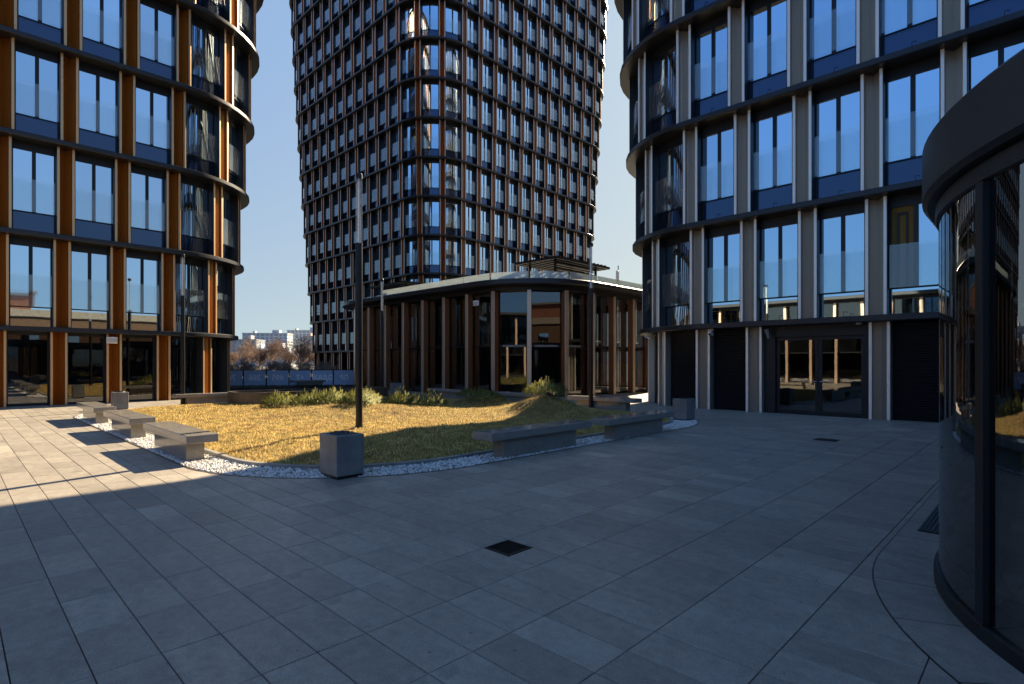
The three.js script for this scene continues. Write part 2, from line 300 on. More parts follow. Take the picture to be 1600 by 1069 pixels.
function tower(name, label, u, v, P, r, storeys, fin, opt) {
  const t = thing(name, label, 'tower', W(u, v), GA, 'three high-rise towers round the court');
  const hf = 5 * P, H = (k) => (k === 0 ? 0 : GH + LT + (k - 1) * HS); // floor k stands on H(k)
  const bays = [];
  for (let s = 0; s < 4; s++) {
    const a = s * Math.PI / 2;
    for (let i = 0; i < 10; i++) bays.push({ x: Math.sin(a) * (hf + r) + Math.cos(a) * (i - 4.5) * P, z: Math.cos(a) * (hf + r) - Math.sin(a) * (i - 4.5) * P, a, side: s, i });
    const cx = hf * (Math.sin(a) + Math.cos(a)), cz = hf * (Math.cos(a) - Math.sin(a));
    for (let i = 0; i < 3; i++) { const q = a + (i + 0.5) * Math.PI / 6; bays.push({ x: cx + r * Math.sin(q), z: cz + r * Math.cos(q), a: q, side: s, corner: true, i }); }
  }
  const kits = {}; const kit = (corner, ground) => kits[`${!!corner}${ground}`] ??= bayKit(corner ? r * Math.PI / 6 : P, corner ? r : 0, ground, ground ? GH : HS - LT);
  // core and ledges
  const rings = [];
  for (let k = 0; k < storeys; k++) { const f = flare(H(k)); const inn = k ? 0 : 2.8, o = outline(hf - inn, hf - inn, r - 0.37, 8).map(([x, z]) => [x * f, z * f]); rings.push({ pts: o, y: k ? H(k) - LT / 2 : -0.02 }, { pts: o, y: H(k + 1) - LT / 2 - 0.001 }); }
  part('core_wall', prismGeo(rings), M.core, t);
  for (let k = 1; k <= storeys; k++) {
    const f = flare(H(k)), f0 = Math.min(f, flare(H(k - 1)));
    part('ledge', ringGeo(outline(hf, hf, r - 0.3, 10).map(([x, z]) => [x * f0 , z * f0]), outline(hf, hf, r + (opt.fine ? 0.14 : 0.07), 10).map(([x, z]) => [x * f, z * f]), H(k) - LT, H(k) - 0.002), M.ledge, t);
  }
  // choose the bays that the court shows
  const list = [], q = new THREE.Vector3();
  t.updateMatrixWorld(true);
  for (let k = 0; k < storeys; k++) for (const b of bays) {
    const f = flare(H(k)); q.set(b.x * f, H(k) + 1.7, b.z * f).applyMatrix4(t.matrixWorld);
    const n = new THREE.Vector3(Math.sin(b.a + GA), 0, Math.cos(b.a + GA)), D = -q.z;
    const px = 800 + 860 * q.x / D, py = 567 - 860 * (q.y - 1.6) / D;
    const face = n.dot(camera.position.clone().sub(q).setY(0).normalize());
    const vis = D > 1 && px > -90 && px < 1690 && py > -120 && face > 0.02 && !(opt.hide && opt.hide(px, py));
    list.push({ k, b, f, vis, score: vis ? Math.max(face, 0.2) / D : 0 });
  }
  const shown = list.filter((l) => l.vis).sort((a, b) => b.score - a.score).slice(0, 300);
  const rest = list.filter((l) => !shown.includes(l));
  const place = (m, l) => { m.position.set(l.b.x * l.f, H(l.k), l.b.z * l.f); m.rotation.y = l.b.a; m.scale.set(l.f, 1, l.f); return m; };
  for (const l of shown) {
    const g = l.k === 0, K = kit(l.b.corner, g);
    if (opt.skipFin && opt.skipFin(l)) { /* the double door runs across this joint */ } else if (opt.fine) {
      part('painted_sheen', K.sheenA, opt.trim, place(part('fin', K.finA, fin, t), l)); part('painted_sheen', K.sheenB, opt.trim, place(part('fin', K.finB, fin, t), l));
      place(part('fin_recess', K.recess, fin, t), l);
    } else { const fp = place(part('fin_pair', K.fins, fin, t), l); part('recess', K.recess, fin, fp); part('painted_sheen', K.sheens, opt.trim, fp); }
    const special = opt.bay && opt.bay(l, K, t, place);
    if (special) continue;
    const w = place(part('window', K.frame, M.frame, t), l);
    const gm = g ? M.tintGlass : paneVariants[Math.floor(rnd() * 4)];
    if (opt.fine) for (const pg of K.panes) part('pane', pg, gm, w).rotation.set(rr(-0.004, 0.004), rr(-0.003, 0.003), 0);
    else part('pane', K.pair, gm, w).rotation.set(rr(-0.003, 0.003), 0, 0);
    if (!g && opt.hooks) { const hk = part('ledge_hook', hookGeo, M.pole, w); hk.position.set(0.1, 0, 0.06); }
    if (!g) { part('spandrel', K.spandrel, l.k === 1 ? M.glass : M.spandrel, w); part('balustrade', K.bal, M.balGlass, w); }
  }
  // every other bay, out of the court's sight, joined
  for (const corner of [false, true]) for (const g of [true, false]) {
    const sel = rest.filter((l) => !!l.b.corner === corner && (l.k === 0) === g); if (!sel.length) continue;
    const K = kit(corner, g), o = new THREE.Object3D();
    for (const [nm, geo, mat] of [['fin', K.fins, fin], ['painted_sheen', K.sheens, opt.trim], ['fin_recess', K.recess, fin], ['window', K.frame, M.frame], ['pane', K.pair, g ? M.tintGlass : M.glass], ...(g ? [] : [['spandrel', K.spandrel, M.spandrel]])]) {
      const im = sh(new THREE.InstancedMesh(geo, mat, sel.length)); im.name = nm; im.userData.kind = 'stuff';
      sel.forEach((l, i) => { place(o, l); o.updateMatrix(); im.setMatrixAt(i, o.matrix); }); t.add(im);
    }
  }
  return t;
}
console.log('towers');
tower('residential_tower', 'tower with glowing orange-brown fins and glazed ground floor beside the dry lawn', -39.1, -2.23, 1.72, 3.7, 13, M.bronze, { fine: true, trim: M.bronzeSheen });
tower('residential_tower', 'tall tower with dark copper fins standing behind the low fin-clad building', -52.2, 42.7, 1.756, 3.8, 15, M.copper, { fine: false, trim: M.copperSheen, hide: (px, py) => px > 560 && py > 470 });

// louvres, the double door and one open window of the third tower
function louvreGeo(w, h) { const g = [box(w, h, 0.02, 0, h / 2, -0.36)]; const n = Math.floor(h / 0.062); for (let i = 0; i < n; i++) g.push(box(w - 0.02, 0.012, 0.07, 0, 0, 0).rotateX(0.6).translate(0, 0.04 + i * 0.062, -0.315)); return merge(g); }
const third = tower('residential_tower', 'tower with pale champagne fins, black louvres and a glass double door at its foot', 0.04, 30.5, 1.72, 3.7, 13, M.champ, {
  fine: true, hooks: true, trim: M.champSheen, skipFin: (l) => l.k === 0 && l.b.side === 0 && !l.b.corner && l.b.i === 2,
  bay: (l, K, t, place) => {
    const { k, b } = l;
    if (k === 0 && (b.side === 0 && !b.corner && (b.i === 1 || b.i === 2))) {
      if (b.i === 1) {
        // dark surround, two glazed leaves with frames and handles, spanning two bays
        const wd = K.ow + 1.72, g = new THREE.Mesh(merge([box(0.34, GH, 0.2, -wd / 2 + 0.17, GH / 2, -0.3), box(0.14, GH, 0.2, wd / 2 - 0.07, GH / 2, -0.3), box(wd - 0.48, 0.34, 0.2, 0.1, GH - 0.17, -0.3), box(wd - 0.48, 0.03, 0.2, 0.1, 0.015, -0.3)]).translate(1.72 / 2, 0, 0), M.frame);
        sh(g); g.name = 'door_surround'; t.add(g); place(g, l);
        const lw = (wd - 0.48) / 2 - 0.01, lh = GH - 0.38;
        for (const s of [-1, 1]) {
          const cx = 1.72 / 2 + 0.1 + s * (lw / 2 + 0.004);
          const d = part('door', merge([box(0.09, lh, 0.06, cx - lw / 2 + 0.045, 0.035 + lh / 2, -0.33), box(0.09, lh, 0.06, cx + lw / 2 - 0.045, 0.035 + lh / 2, -0.33), box(lw - 0.18, 0.10, 0.06, cx, 0.085, -0.33), box(lw - 0.18, 0.10, 0.06, cx, 0.035 + lh - 0.05, -0.33)]), M.frame, t); place(d, l);
          part('pane', box(lw - 0.18, lh - 0.2, 0.02, cx, 0.035 + lh / 2, -0.335), M.tintGlass, d);
          part('handle', merge([cyl(0.012, 0.012, 0.16, 0, 0, 0, 8).rotateZ(Math.PI / 2).translate(cx - s * (lw / 2 - 0.12), 1.03, -0.25), cyl(0.01, 0.01, 0.06, 0, 0, 0, 8).rotateX(Math.PI / 2).translate(cx - s * (lw / 2 - 0.05), 1.03, -0.275)]), M.steel, d);
        }
      }
      return true;
    }
    if (k === 0) { place(part('louvre', K.louvre ??= louvreGeo(K.ow, GH - 0.02), M.ledge, t), l); return true; }
    if (k === 1 && b.side === 0 && !b.corner && b.i === 3) {
      // one leaf stands open on a warm-coloured room
      const w = place(part('window', K.frame, M.frame, t), l); w.userData.label = 'window with one leaf open onto an ochre room';
      part('pane', K.panes[1], M.glass, w); part('spandrel', K.spandrel, M.glass, w); part('balustrade', K.bal, M.balGlass, w);
      part('room_wall', K.panes[0].clone().translate(0, 0, -0.012), std({ color: lin(0.22, 0.125, 0.02), roughness: 0.8 }), w);
      part('open_leaf', merge([box(0.05, 2.0, 0.03, -0.40, 1.8, -0.325), box(0.2, 0.06, 0.03, -0.30, 2.78, -0.325), box(0.05, 2.0, 0.03, -0.2, 1.8, -0.325)]), M.frame, w);
      return true;
    }
    return false;
  },
});

// ------------------------------------------------------------------ low fin-clad buildings
function lowBuilding(name, label, a, h, opt = {}) { // a: {u0,u1,v0,v1,r} footprint of the fin fronts
  const cu = (a.u0 + a.u1) / 2, cv = (a.v0 + a.v1) / 2, t = thing(name, label, 'building', W(cu, cv), GA);
  const A = (a.u1 - a.u0) / 2 - a.r, B = (a.v1 - a.v0) / 2 - a.r, pts = outline(A, B, a.r, 24), off = (d) => outline(A, B, a.r + d, 24);
  part('core_wall', prismGeo([{ pts: outline(A - 2, B - 2, a.r - 1.4, 24), y: -0.03 }, { pts: outline(A - 2, B - 2, a.r - 1.4, 24), y: h - 0.45 }]), M.core, t);
  part('mid_floor', ringGeo(outline(A - 1.9, B - 1.9, a.r - 1.4, 24), off(-0.46), 2.34, 2.44, 0.01), M.core, t);
  part('roof_fascia', ringGeo(off(-0.8), off(0.62), h - 0.25, h, 0.03), M.ledge, t);
  part('roof_deck', prismGeo([{ pts: off(-0.5), y: h - 0.44 }, { pts: off(-0.5), y: h - 0.02 }]), M.conc, t);
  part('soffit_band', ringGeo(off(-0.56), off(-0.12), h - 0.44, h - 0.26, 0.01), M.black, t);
  // march round the outline
  const n = pts.length, L = [0]; for (let i = 1; i <= n; i++) L.push(L[i - 1] + Math.hypot(pts[i % n][0] - pts[i - 1][0], pts[i % n][1] - pts[i - 1][1]));
  const tot = L[n], N = Math.round(tot / 1.78), at = (s) => { s = ((s % tot) + tot) % tot; let i = 0; while (L[i + 1] < s) i++; const f = (s - L[i]) / (L[i + 1] - L[i]), p = pts[i], q = pts[(i + 1) % n]; const tx = (q[0] - p[0]), tz = (q[1] - p[1]), l = Math.hypot(tx, tz) || 1; return { x: p[0] + tx * f, z: p[1] + tz * f, a: Math.atan2(-tz / l, tx / l) }; };
  const fh = h - 0.44, fg = cbox(0.20, fh, 0.36, 0.03, 0, fh / 2, -0.18);
  const ff = cbox(0.204, fh - 0.004, 0.05, 0.012, 0, fh / 2, -0.022), step = tot / N, lo = 2.35;  // ff: paler fin face, sky reflection painted into its colour
  for (let i = 0; i < N; i++) {
    const p = at(i * step + (opt.phase ?? 0)), q = at((i + 1) * step + (opt.phase ?? 0)), m = at((i + 0.5) * step + (opt.phase ?? 0));
    const nx = Math.sin(p.a), nz = Math.cos(p.a);
    const f = part('fin', fg, opt.fin ?? M.copper, t); f.position.set(p.x, 0, p.z); f.rotation.y = p.a; part('painted_sky_sheen', ff, M.copperSheen, f);
    const w = Math.hypot(q.x - p.x, q.z - p.z) - 0.02, ang = Math.atan2(-(q.z - p.z), q.x - p.x);
    const cx = (p.x + q.x) / 2 - Math.sin(ang) * 0.42, cz = (p.z + q.z) / 2 - Math.cos(ang) * 0.42;
    const put = (mm) => { mm.position.set(cx, 0, cz); mm.rotation.y = ang + (opt.still ? 0 : rr(-0.012, 0.012)); return mm; };
    const W2 = w - 0.16;
    put(part('pane', box(W2, lo - 0.1, 0.03, 0, 0.1 + (lo - 0.1) / 2, 0), M.tintGlass, t));
    put(part('pane', box(W2, fh - lo - 0.08, 0.03, 0, lo + 0.08 + (fh - lo - 0.08) / 2, 0), M.tintGlass, t));
    part('transom', merge([box(W2 + 0.1, 0.08, 0.05, 0, lo + 0.04, 0.0), box(W2 + 0.1, 0.1, 0.05, 0, 0.05, 0)]), M.frame, t).position.set(cx, 0, cz);
    t.children[t.children.length - 1].rotation.y = ang;
    // glass parapet panels along the roof edge
    if (!opt.parapet || opt.parapet(i, N, m)) {
      const g = part('parapet_panel', box(step * 0.985 * (1 + (m === p ? 0 : 0)), 0.38, 0.02, 0, h + 0.19, 0), M.parapet, t);
      g.position.set((p.x + q.x) / 2 + Math.sin(ang) * 0.2, 0, (p.z + q.z) / 2 + Math.cos(ang) * 0.2); g.rotation.y = ang;
    }
  }
  return { t, at, tot };
}
console.log('low buildings');
const POD = { u0: -34.0, u1: -15.75, v0: 17.75, v1: 31.5, r: 3.6 };
lowBuilding('low_building', 'low two-storey building wrapped in tall brown fins behind the lawn', POD, 5.4, { phase: 0.7, parapet: (i, N, m) => m.x > -2.6 && m.z > -2 });
lowBuilding('low_building', 'low two-storey building with brown fins across the plaza from the louvred tower', { u0: -26, u1: -1.5, v0: -23, v1: -10.5, r: 3.6 }, 6.6, { still: true, fin: M.bronze, parapet: () => false });

// rooftop pergolas: posts, frame, slats
function pergola(label, u, v, w, d, y0, tilt) {
  const t = thing('roof_pergola', label, 'pergola', W(u, v, y0), GA, 'slatted steel pergolas on the low roof');
  const hy = 1.05;
  for (const sx of [-1, 1]) for (const sz of [-1, 1]) part('post', box(0.09, hy + (sz < 0 ? tilt : 0) + 0.02, 0.09, sx * (w / 2 - 0.5), (hy + (sz < 0 ? tilt : 0)) / 2 - 0.04, sz * (d / 2 - 0.5)), M.pole, t);
  const top = new THREE.Group(); top.name = 'canopy'; top.position.y = hy + tilt / 2; top.rotation.x = Math.atan2(tilt, d - 1); t.add(top);
  for (const s of [-1, 1]) { part('beam', box(w, 0.12, 0.07, 0, 0, s * (d / 2)), M.pole, top); part('beam', box(0.07, 0.12, d - 0.07, s * (w / 2 - 0.035), 0, 0), M.pole, top); }
  for (let i = 1; i < 8; i++) part('rafter', box(0.07, 0.14, d - 0.08, -w / 2 + w * i / 8, 0, 0), M.pole, top);
  for (let i = 1; i < 14; i++) part('slat', box(w - 0.08, 0.05, 0.1, 0, 0.09, -d / 2 + d * i / 14), M.pole, top);
  // louvred side screen
  for (let i = 0; i < 7; i++) part('screen_slat', box(0.03, 0.05, d - 1.1, w / 2 - 0.5, 0.14 + i * 0.13, 0), M.pole, t);
  return t;
}
pergola('slatted steel pergola on the roof corner of the low building next to the champagne-finned tower', -17.3, 21.4, 2.6, 4.2, 5.36, 0.0);
pergola('slatted steel pergola on the low roof in front of the copper-finned tower', -29.3, 20.6, 3.6, 3.4, 5.36, 0.0);
{ // aerial on the low roof
  const t = thing('roof_antenna', 'small white panel antenna on a thin mast on the low roof', 'antenna', W(-16.6, 25.2, 5.33), GA);
  part('mast', cyl(0.03, 0.03, 1.5, 0, 0.75, 0, 10), M.steel, t); part('panel', cbox(0.16, 0.55, 0.1, 0.02, 0, 0.95, 0.08), M.white, t); part('bracket', box(0.3, 0.05, 0.05, 0.05, 0.6, 0), M.steel, t);
}

// ------------------------------------------------------------------ curved glass pavilion
{
  const t = thing('glass_pavilion', 'black-framed pavilion of curved glass under a dark overhanging roof band', 'pavilion', W(pavUV.u, pavUV.v + PAV.len / 2), GA);
  const R = PAV.R, B = PAV.len / 2, top = 2.78, off = (d) => outline(0.001, B, R + d, 28);
  part('floor_kerb', ringGeo(off(-0.35), off(0.03), -0.02, 0.10, 0.012), M.frame, t);
  part('roof_band', ringGeo(off(-0.5), off(0.10), top - 0.02, top + 0.40, 0.03), M.ledge, t);
  part('roof', prismGeo([{ pts: off(-0.1), y: top + 0.1 }, { pts: off(-0.1), y: top + 0.37 }]), M.ledge, t);
  part('inner_wall', prismGeo([{ pts: off(-1.3), y: 0 }, { pts: off(-1.3), y: top }], false), M.core, t);
  part('head_rail', ringGeo(off(-0.06), off(0.02), top - 0.14, top - 0.021, 0.01), M.frame, t);
  const pts = outline(0.001, B, R, 28), n = pts.length;
  // posts every 45 degrees round the ends and along the straights
  const posts = [];
  for (let k = 0; k < 4; k++) for (const i of [9, 23]) { const p = pts[k * 29 + i], th = (k + i / 28) * Math.PI / 2; posts.push({ x: p[0], z: p[1], a: th, idx: k * 29 + i }); }
  posts.forEach((p) => { const m = part('post', cbox(0.075, top - 0.24, 0.09, 0.006, 0, 0.1 + (top - 0.24) / 2, -0.01), M.frame, t); m.position.set(p.x, 0, p.z); m.rotation.y = p.a; });
  for (let k = 0; k < posts.length; k++) {
    const i0 = posts[k].idx, i1 = k + 1 < posts.length ? posts[k + 1].idx : n + posts[0].idx; const P = [], N = [], U = [], I = []; let s = 0;
    for (let i = i0; i <= i1; i++) {
      const p = pts[i % n], q = pts[(i + n - 1) % n]; if (i > i0) s += Math.hypot(p[0] - q[0], p[1] - q[1]);
      const c = Math.max(-B, Math.min(B, p[1])), nx = p[0] / R, nz = (p[1] - c) / R;
      const l = Math.hypot(nx, nz) || 1;
      for (const y of [0.09, top - 0.13]) { P.push(p[0], y, p[1]); N.push(nx / l, 0, nz / l); U.push(s, y); }
    }
    for (let i = 0; i < i1 - i0; i++) { const a = i * 2; I.push(a, a + 2, a + 1, a + 1, a + 2, a + 3); }
    const g = new THREE.BufferGeometry(); g.setAttribute('position', new THREE.Float32BufferAttribute(P, 3)); g.setAttribute('normal', new THREE.Float32BufferAttribute(N, 3)); g.setAttribute('uv', new THREE.Float32BufferAttribute(U, 2)); g.setIndex(I);
    part('curved_pane', g, M.tintPane ??= new THREE.MeshPhysicalMaterial({ color: lin(0.26, 0.275, 0.29), transmission: 1, thickness: 0, roughness: 0.0, ior: 2.3, side: THREE.DoubleSide, bumpMap: waveTex, bumpScale: 0.0015 }), t);
  }
  // ring of wedge-shaped border pavers following the curved wall
  {
    const m = std({ color: lin(0.37, 0.345, 0.305), map: paverTex, roughness: 0.5, bumpMap: paverTex, bumpScale: 0.0016 }), a = off(0.0), b = off(0.40), c = off(0.41), slab = scene.getObjectByName('plaza_paving'), cu = pavUV.u, cv = pavUV.v + PAV.len / 2;
    const pc = (pi, po, y0, y1) => { const P = [], U = [], I = []; pi.forEach((p, i) => { const q = po[i]; for (const [x, y, z] of [[p[0], y1, p[1]], [q[0], y1, q[1]], [q[0], y0, q[1]]]) { P.push(x + cu, y, z - cv); U.push(x, z + y); } }); for (let i = 0; i < pi.length - 1; i++) { const A = i * 3; I.push(A, A + 1, A + 3, A + 1, A + 4, A + 3, A + 1, A + 2, A + 4, A + 2, A + 5, A + 4); } const g = new THREE.BufferGeometry(); g.setAttribute('position', new THREE.Float32BufferAttribute(P, 3)); g.setAttribute('uv', new THREE.Float32BufferAttribute(U, 2)); g.setIndex(I); const f = g.toNonIndexed(); f.computeVertexNormals(); return f; };
    for (let k = 0; k < 4; k++) for (let j = 0; j < 7; j++) {
      const i0 = k * 29 + j * 4, sl = (o, e) => { const r = o.slice(i0, i0 + 5).map((p) => [...p]); const l = r.length - 1; r[l] = [r[l][0] * (1 - e) + r[l - 1][0] * e, r[l][1] * (1 - e) + r[l - 1][1] * e]; return r; };
      part('border_paver', pc(sl(a, 0.05), sl(b, 0.05), 0.001, 0.0055), m, slab);
    }
    for (const i0 of [28, 86]) { const j = i0 + 1, nS = 10; for (let q = 0; q < nS; q++) { const L = (o, f) => { const p = o[i0], e = o[j % o.length]; return [p[0] + (e[0] - p[0]) * f, p[1] + (e[1] - p[1]) * f]; }; const f0 = q / nS + 0.0008, f1 = (q + 1) / nS - 0.0008; part('border_paver', pc([L(a, f0), L(a, f1)], [L(b, f0), L(b, f1)], 0.001, 0.0055), m, slab); } }
    part('border_joint', pc(a.concat([a[0]]), c.concat([c[0]]), 0.0012, 0.0036), M.black, slab);
  }
  // linear drain along the straight side
  const d = thing('linear_drain', 'long slotted floor grate beside the curved glass pavilion', 'drain', W(pavUV.u - R - 0.12, pavUV.v + 1.9, 0.013), GA);
  part('frame', merge([box(0.02, 0.012, 2.0, -0.15, 0, 0), box(0.02, 0.012, 2.0, 0.15, 0, 0), box(0.28, 0.012, 0.02, 0, 0, 0.99), box(0.28, 0.012, 0.02, 0, 0, -0.99)]), M.frame, d);
  part('well', box(0.28, 0.004, 1.96, 0, -0.0005, 0), M.black, d);
  for (let i = 0; i < 8; i++) part('slot_bar', box(0.012, 0.012, 1.96, -0.12 + i * 0.034, 0.004, 0), M.frame, d);
}

// ------------------------------------------------------------------ drains in the paving
function drain(label, u, v, su, sv) {
  const d = thing('floor_drain', label, 'drain', W(u, v, 0.0), GA);
  part('frame', merge([box(su, 0.03, 0.016, 0, -0.012, sv / 2 - 0.008), box(su, 0.03, 0.016, 0, -0.012, -sv / 2 + 0.008), box(0.016, 0.03, sv - 0.032, su / 2 - 0.008, -0.012, 0), box(0.016, 0.03, sv - 0.032, -su / 2 + 0.008, -0.012, 0)]), M.frame, d);
  part('well', box(su - 0.03, 0.004, sv - 0.03, 0, -0.03, 0), M.black, d);
  const bars = []; for (let i = 1; i < 16; i++) bars.push(box(0.006, 0.02, sv - 0.032, -su / 2 + su * i / 16, -0.014, 0)); for (let i = 1; i < 10; i++) bars.push(box(su - 0.032, 0.012, 0.005, 0, -0.014, -sv / 2 + sv * i / 10));
  part('grid', merge(bars), M.pole, d);
}
drain('black square grid drain set among the shaded pavers', DR.u, DR.v, 0.288, 0.29);
{ const d = thing('floor_drain', 'small flat drain cover near the tower with the double door', 'drain', W(-3.3, 12.7, 0.006), GA); part('plate', cbox(0.42, 0.01, 0.3, 0.002), M.frame, d); const s = []; for (let i = 0; i < 7; i++) s.push(box(0.34, 0.004, 0.015, 0, 0.007, -0.11 + i * 0.036)); part('rib', merge(s), M.black, d); }

// ------------------------------------------------------------------ garden
console.log('garden');
const gA = (i) => outline((GARD.u1 - GARD.u0) / 2 - GARD.r, (GARD.v1 - GARD.v0) / 2 - GARD.r, GARD.r - i, 16);
const GC = [(GARD.u0 + GARD.u1) / 2, (GARD.v0 + GARD.v1) / 2];
const mounds = [[-10.7, 12.4, 0.52, 1.4], [-14.6, 13.6, 0.32, 1.2], [-15.4, 8.3, 0.2, 2.0], [-13.9, 9.6, 0.16, 1.6], [-9.5, 6.9, 0.12, 2.2], [-18.0, 11.5, 0.15, 2.5]];
const lawnH = (u, v) => {
  const e = Math.min(1, Math.max(0, -sdRR(u, v, GARD, 0.66) / 1.2)); let h = 0.035 + e * (0.05 + 0.07 * (fbm(u * 0.35, v * 0.35, 4, 3) + 0.3)) + Math.min(1, e * 3) * (0.05 * fbm(u * 2.3, v * 2.3, 8, 3));
  for (const [a, b, k, s] of mounds) { const d2 = ((u - a) ** 2 + (v - b) ** 2) / (s * s); h += e * k * Math.exp(-d2 * 1.5); }
  return h;
};
{
  const bed = struct('gravel_bed', prismGeo([{ pts: gA(0), y: -0.04 }, { pts: gA(0), y: -0.006 }]).translate(GC[0], 0, -GC[1]), M.gravelBed); bed.rotation.y = GA;
  const edge = thing('edging_strip', 'thin flush metal edging between the paving and the white pebbles', 'edging', W(...GC), GA); part('strip', ringGeo(gA(0.006), gA(-0.03), -0.03, 0.006, 0.002), M.corten, edge);
  const kerb = thing('lawn_kerb', 'narrow pale kerb running round the dry lawn', 'kerb', W(...GC), GA); part('kerb', ringGeo(gA(0.72), gA(0.64), -0.03, 0.055, 0.006), M.kerb, kerb);
  // lawn sheet
  const n = 260, m = 210, P = [], U = [], I = [], id = new Map();
  const f = (i, j) => [GARD.u0 + 0.5 + (GARD.u1 - GARD.u0 - 1.0) * i / n, GARD.v0 + 0.5 + (GARD.v1 - GARD.v0 - 1.0) * j / m];
  for (let j = 0; j <= m; j++) for (let i = 0; i <= n; i++) { const [u, v] = f(i, j); const d = sdRR(u, v, GARD, 0.7); let uu = u, vv = v; if (d > 0) { // pull to the edge
        const e = 0.01, gx = (sdRR(u + e, v, GARD, 0.7) - d) / e, gy = (sdRR(u, v + e, GARD, 0.7) - d) / e; uu -= gx * d; vv -= gy * d; }
    P.push(uu, lawnH(uu, vv), -vv); U.push(uu, vv); }
  for (let j = 0; j < m; j++) for (let i = 0; i < n; i++) { const a = j * (n + 1) + i; I.push(a, a + 1, a + n + 1, a + 1, a + n + 2, a + n + 1); }
  const g = new THREE.BufferGeometry(); g.setAttribute('position', new THREE.Float32BufferAttribute(P, 3)); g.setAttribute('uv', new THREE.Float32BufferAttribute(U, 2)); g.setIndex(I); g.computeVertexNormals();
  const lawn = struct('lawn', g, M.turf); lawn.rotation.y = GA;
  // grass tufts
  const blade = []; for (let k = 0; k < 7; k++) { const a = rr(0, 6.28), l = rr(0.025, 0.055), w = rr(0.0025, 0.004), tl = rr(0.3, 1.1), x = rr(-0.02, 0.02), z = rr(-0.02, 0.02); const tx = x + Math.cos(a) * l * Math.sin(tl), tz = z + Math.sin(a) * l * Math.sin(tl), ty = l * Math.cos(tl); const px = -Math.sin(a) * w, pz = Math.cos(a) * w; blade.push(x - px, 0, z - pz, x + px, 0, z + pz, tx, ty, tz); }
  const bg = new THREE.BufferGeometry(); bg.setAttribute('position', new THREE.Float32BufferAttribute(blade, 3)); bg.computeVertexNormals();
  { const nn = bg.attributes.normal; for (let i = 0; i < nn.count; i++) { nn.setXYZ(i, nn.getX(i) * 0.4, Math.abs(nn.getY(i)) + 0.6, nn.getZ(i) * 0.4); } bg.normalizeNormals(); }
  const pts = []; const NT = 120000;
  while (pts.length < NT) { const u = rr(GARD.u0, GARD.u1), v = rr(GARD.v0, GARD.v1); if (sdRR(u, v, GARD, 0.73) > 0) continue; const p = W(u, v); if (-p.z > 13 && rnd() < 0.45) continue; pts.push([u, v]); }
  const im = sh(new THREE.InstancedMesh(bg, std({ color: 0xffffff, roughness: 0.9, side: THREE.DoubleSide }), NT)); im.name = 'grass';
  im.userData = { kind: 'stuff', label: 'short straw-coloured dry grass covering the lawn', category: 'grass' };
  const o = new THREE.Object3D(), c = new THREE.Color();
  pts.forEach(([u, v], i) => {
    const p = W(u, v, lawnH(u, v) - 0.004); o.position.copy(p); o.rotation.set(rr(-0.2, 0.2), rr(0, 6.28), rr(-0.2, 0.2)); const s = rr(0.7, 1.35); o.scale.set(s, s, s); o.updateMatrix(); im.setMatrixAt(i, o.matrix);
    const q = fbm(u * 0.9, v * 0.9, 6, 3), q2 = fbm(u * 3.1, v * 3.1, 1, 2), k = rr(0.7, 1.25) * (1 + 0.9 * q2), br = Math.max(0, q - 0.05) * 1.6, gr = Math.max(0, -q - 0.1) * 0.9;
    c.setRGB((0.53 - br * 0.2 - gr * 0.14) * k, (0.374 - br * 0.2 - gr * 0.02) * k, (0.112 - br * 0.04) * k); im.setColorAt(i, c);
  });
  scene.add(im);
  // white pebbles
  const pg = new THREE.IcosahedronGeometry(1, 1); { const p = pg.attributes.position; for (let i = 0; i < p.count; i++) { const x = p.getX(i), y = p.getY(i), z = p.getZ(i), k = 1 + 0.35 * noise.noise(x * 1.4 + 3, y * 1.4, z * 1.4); p.setXYZ(i, x * k * 1.15, y * k * 0.72, z * k * 0.9); } pg.computeVertexNormals(); }
  const NP = 26000, pm = sh(new THREE.InstancedMesh(pg, std({ color: 0xffffff, roughness: 0.75 }), NP)); pm.name = 'pebbles'; pm.userData = { kind: 'stuff', label: 'loose white pebbles in the strip round the lawn', category: 'pebbles' };
  let i = 0; while (i < NP) {
    const u = rr(GARD.u0, GARD.u1), v = rr(GARD.v0, GARD.v1), d = sdRR(u, v, GARD); if (d > -0.012 || d < -0.645) continue;
    const p = W(u, v); if (-p.z > 17 && rnd() < 0.6) continue;
    const s = rr(0.009, 0.019); o.position.set(p.x, rr(-0.004, 0.012), p.z); o.rotation.set(rr(0, 6), rr(0, 6), rr(0, 6)); o.scale.set(s, s, s); o.updateMatrix(); pm.setMatrixAt(i, o.matrix);
    const k = rnd() < 0.14 ? rr(0.2, 0.4) : rr(0.5, 0.82); c.setRGB(k, k * rr(0.95, 1), k * rr(0.88, 0.97)); pm.setColorAt(i, c); i++;
  }
  scene.add(pm);
}
// low metal planter at the far side of the lawn
{
  const t = thing('raised_planter', 'low dark metal planter with rounded ends rising from the dry lawn', 'planter', W(-21.15, 10.3), GA);
  const o = (d) => outline(0.25, 2.4, 0.75 + d, 12);
  part('wall', ringGeo(o(-0.05), o(0), -0.01, 0.54, 0.006), M.corten, t);
  part('soil', prismGeo([{ pts: o(-0.06), y: 0 }, { pts: o(-0.06), y: 0.44 }]), M.soil, t);
}

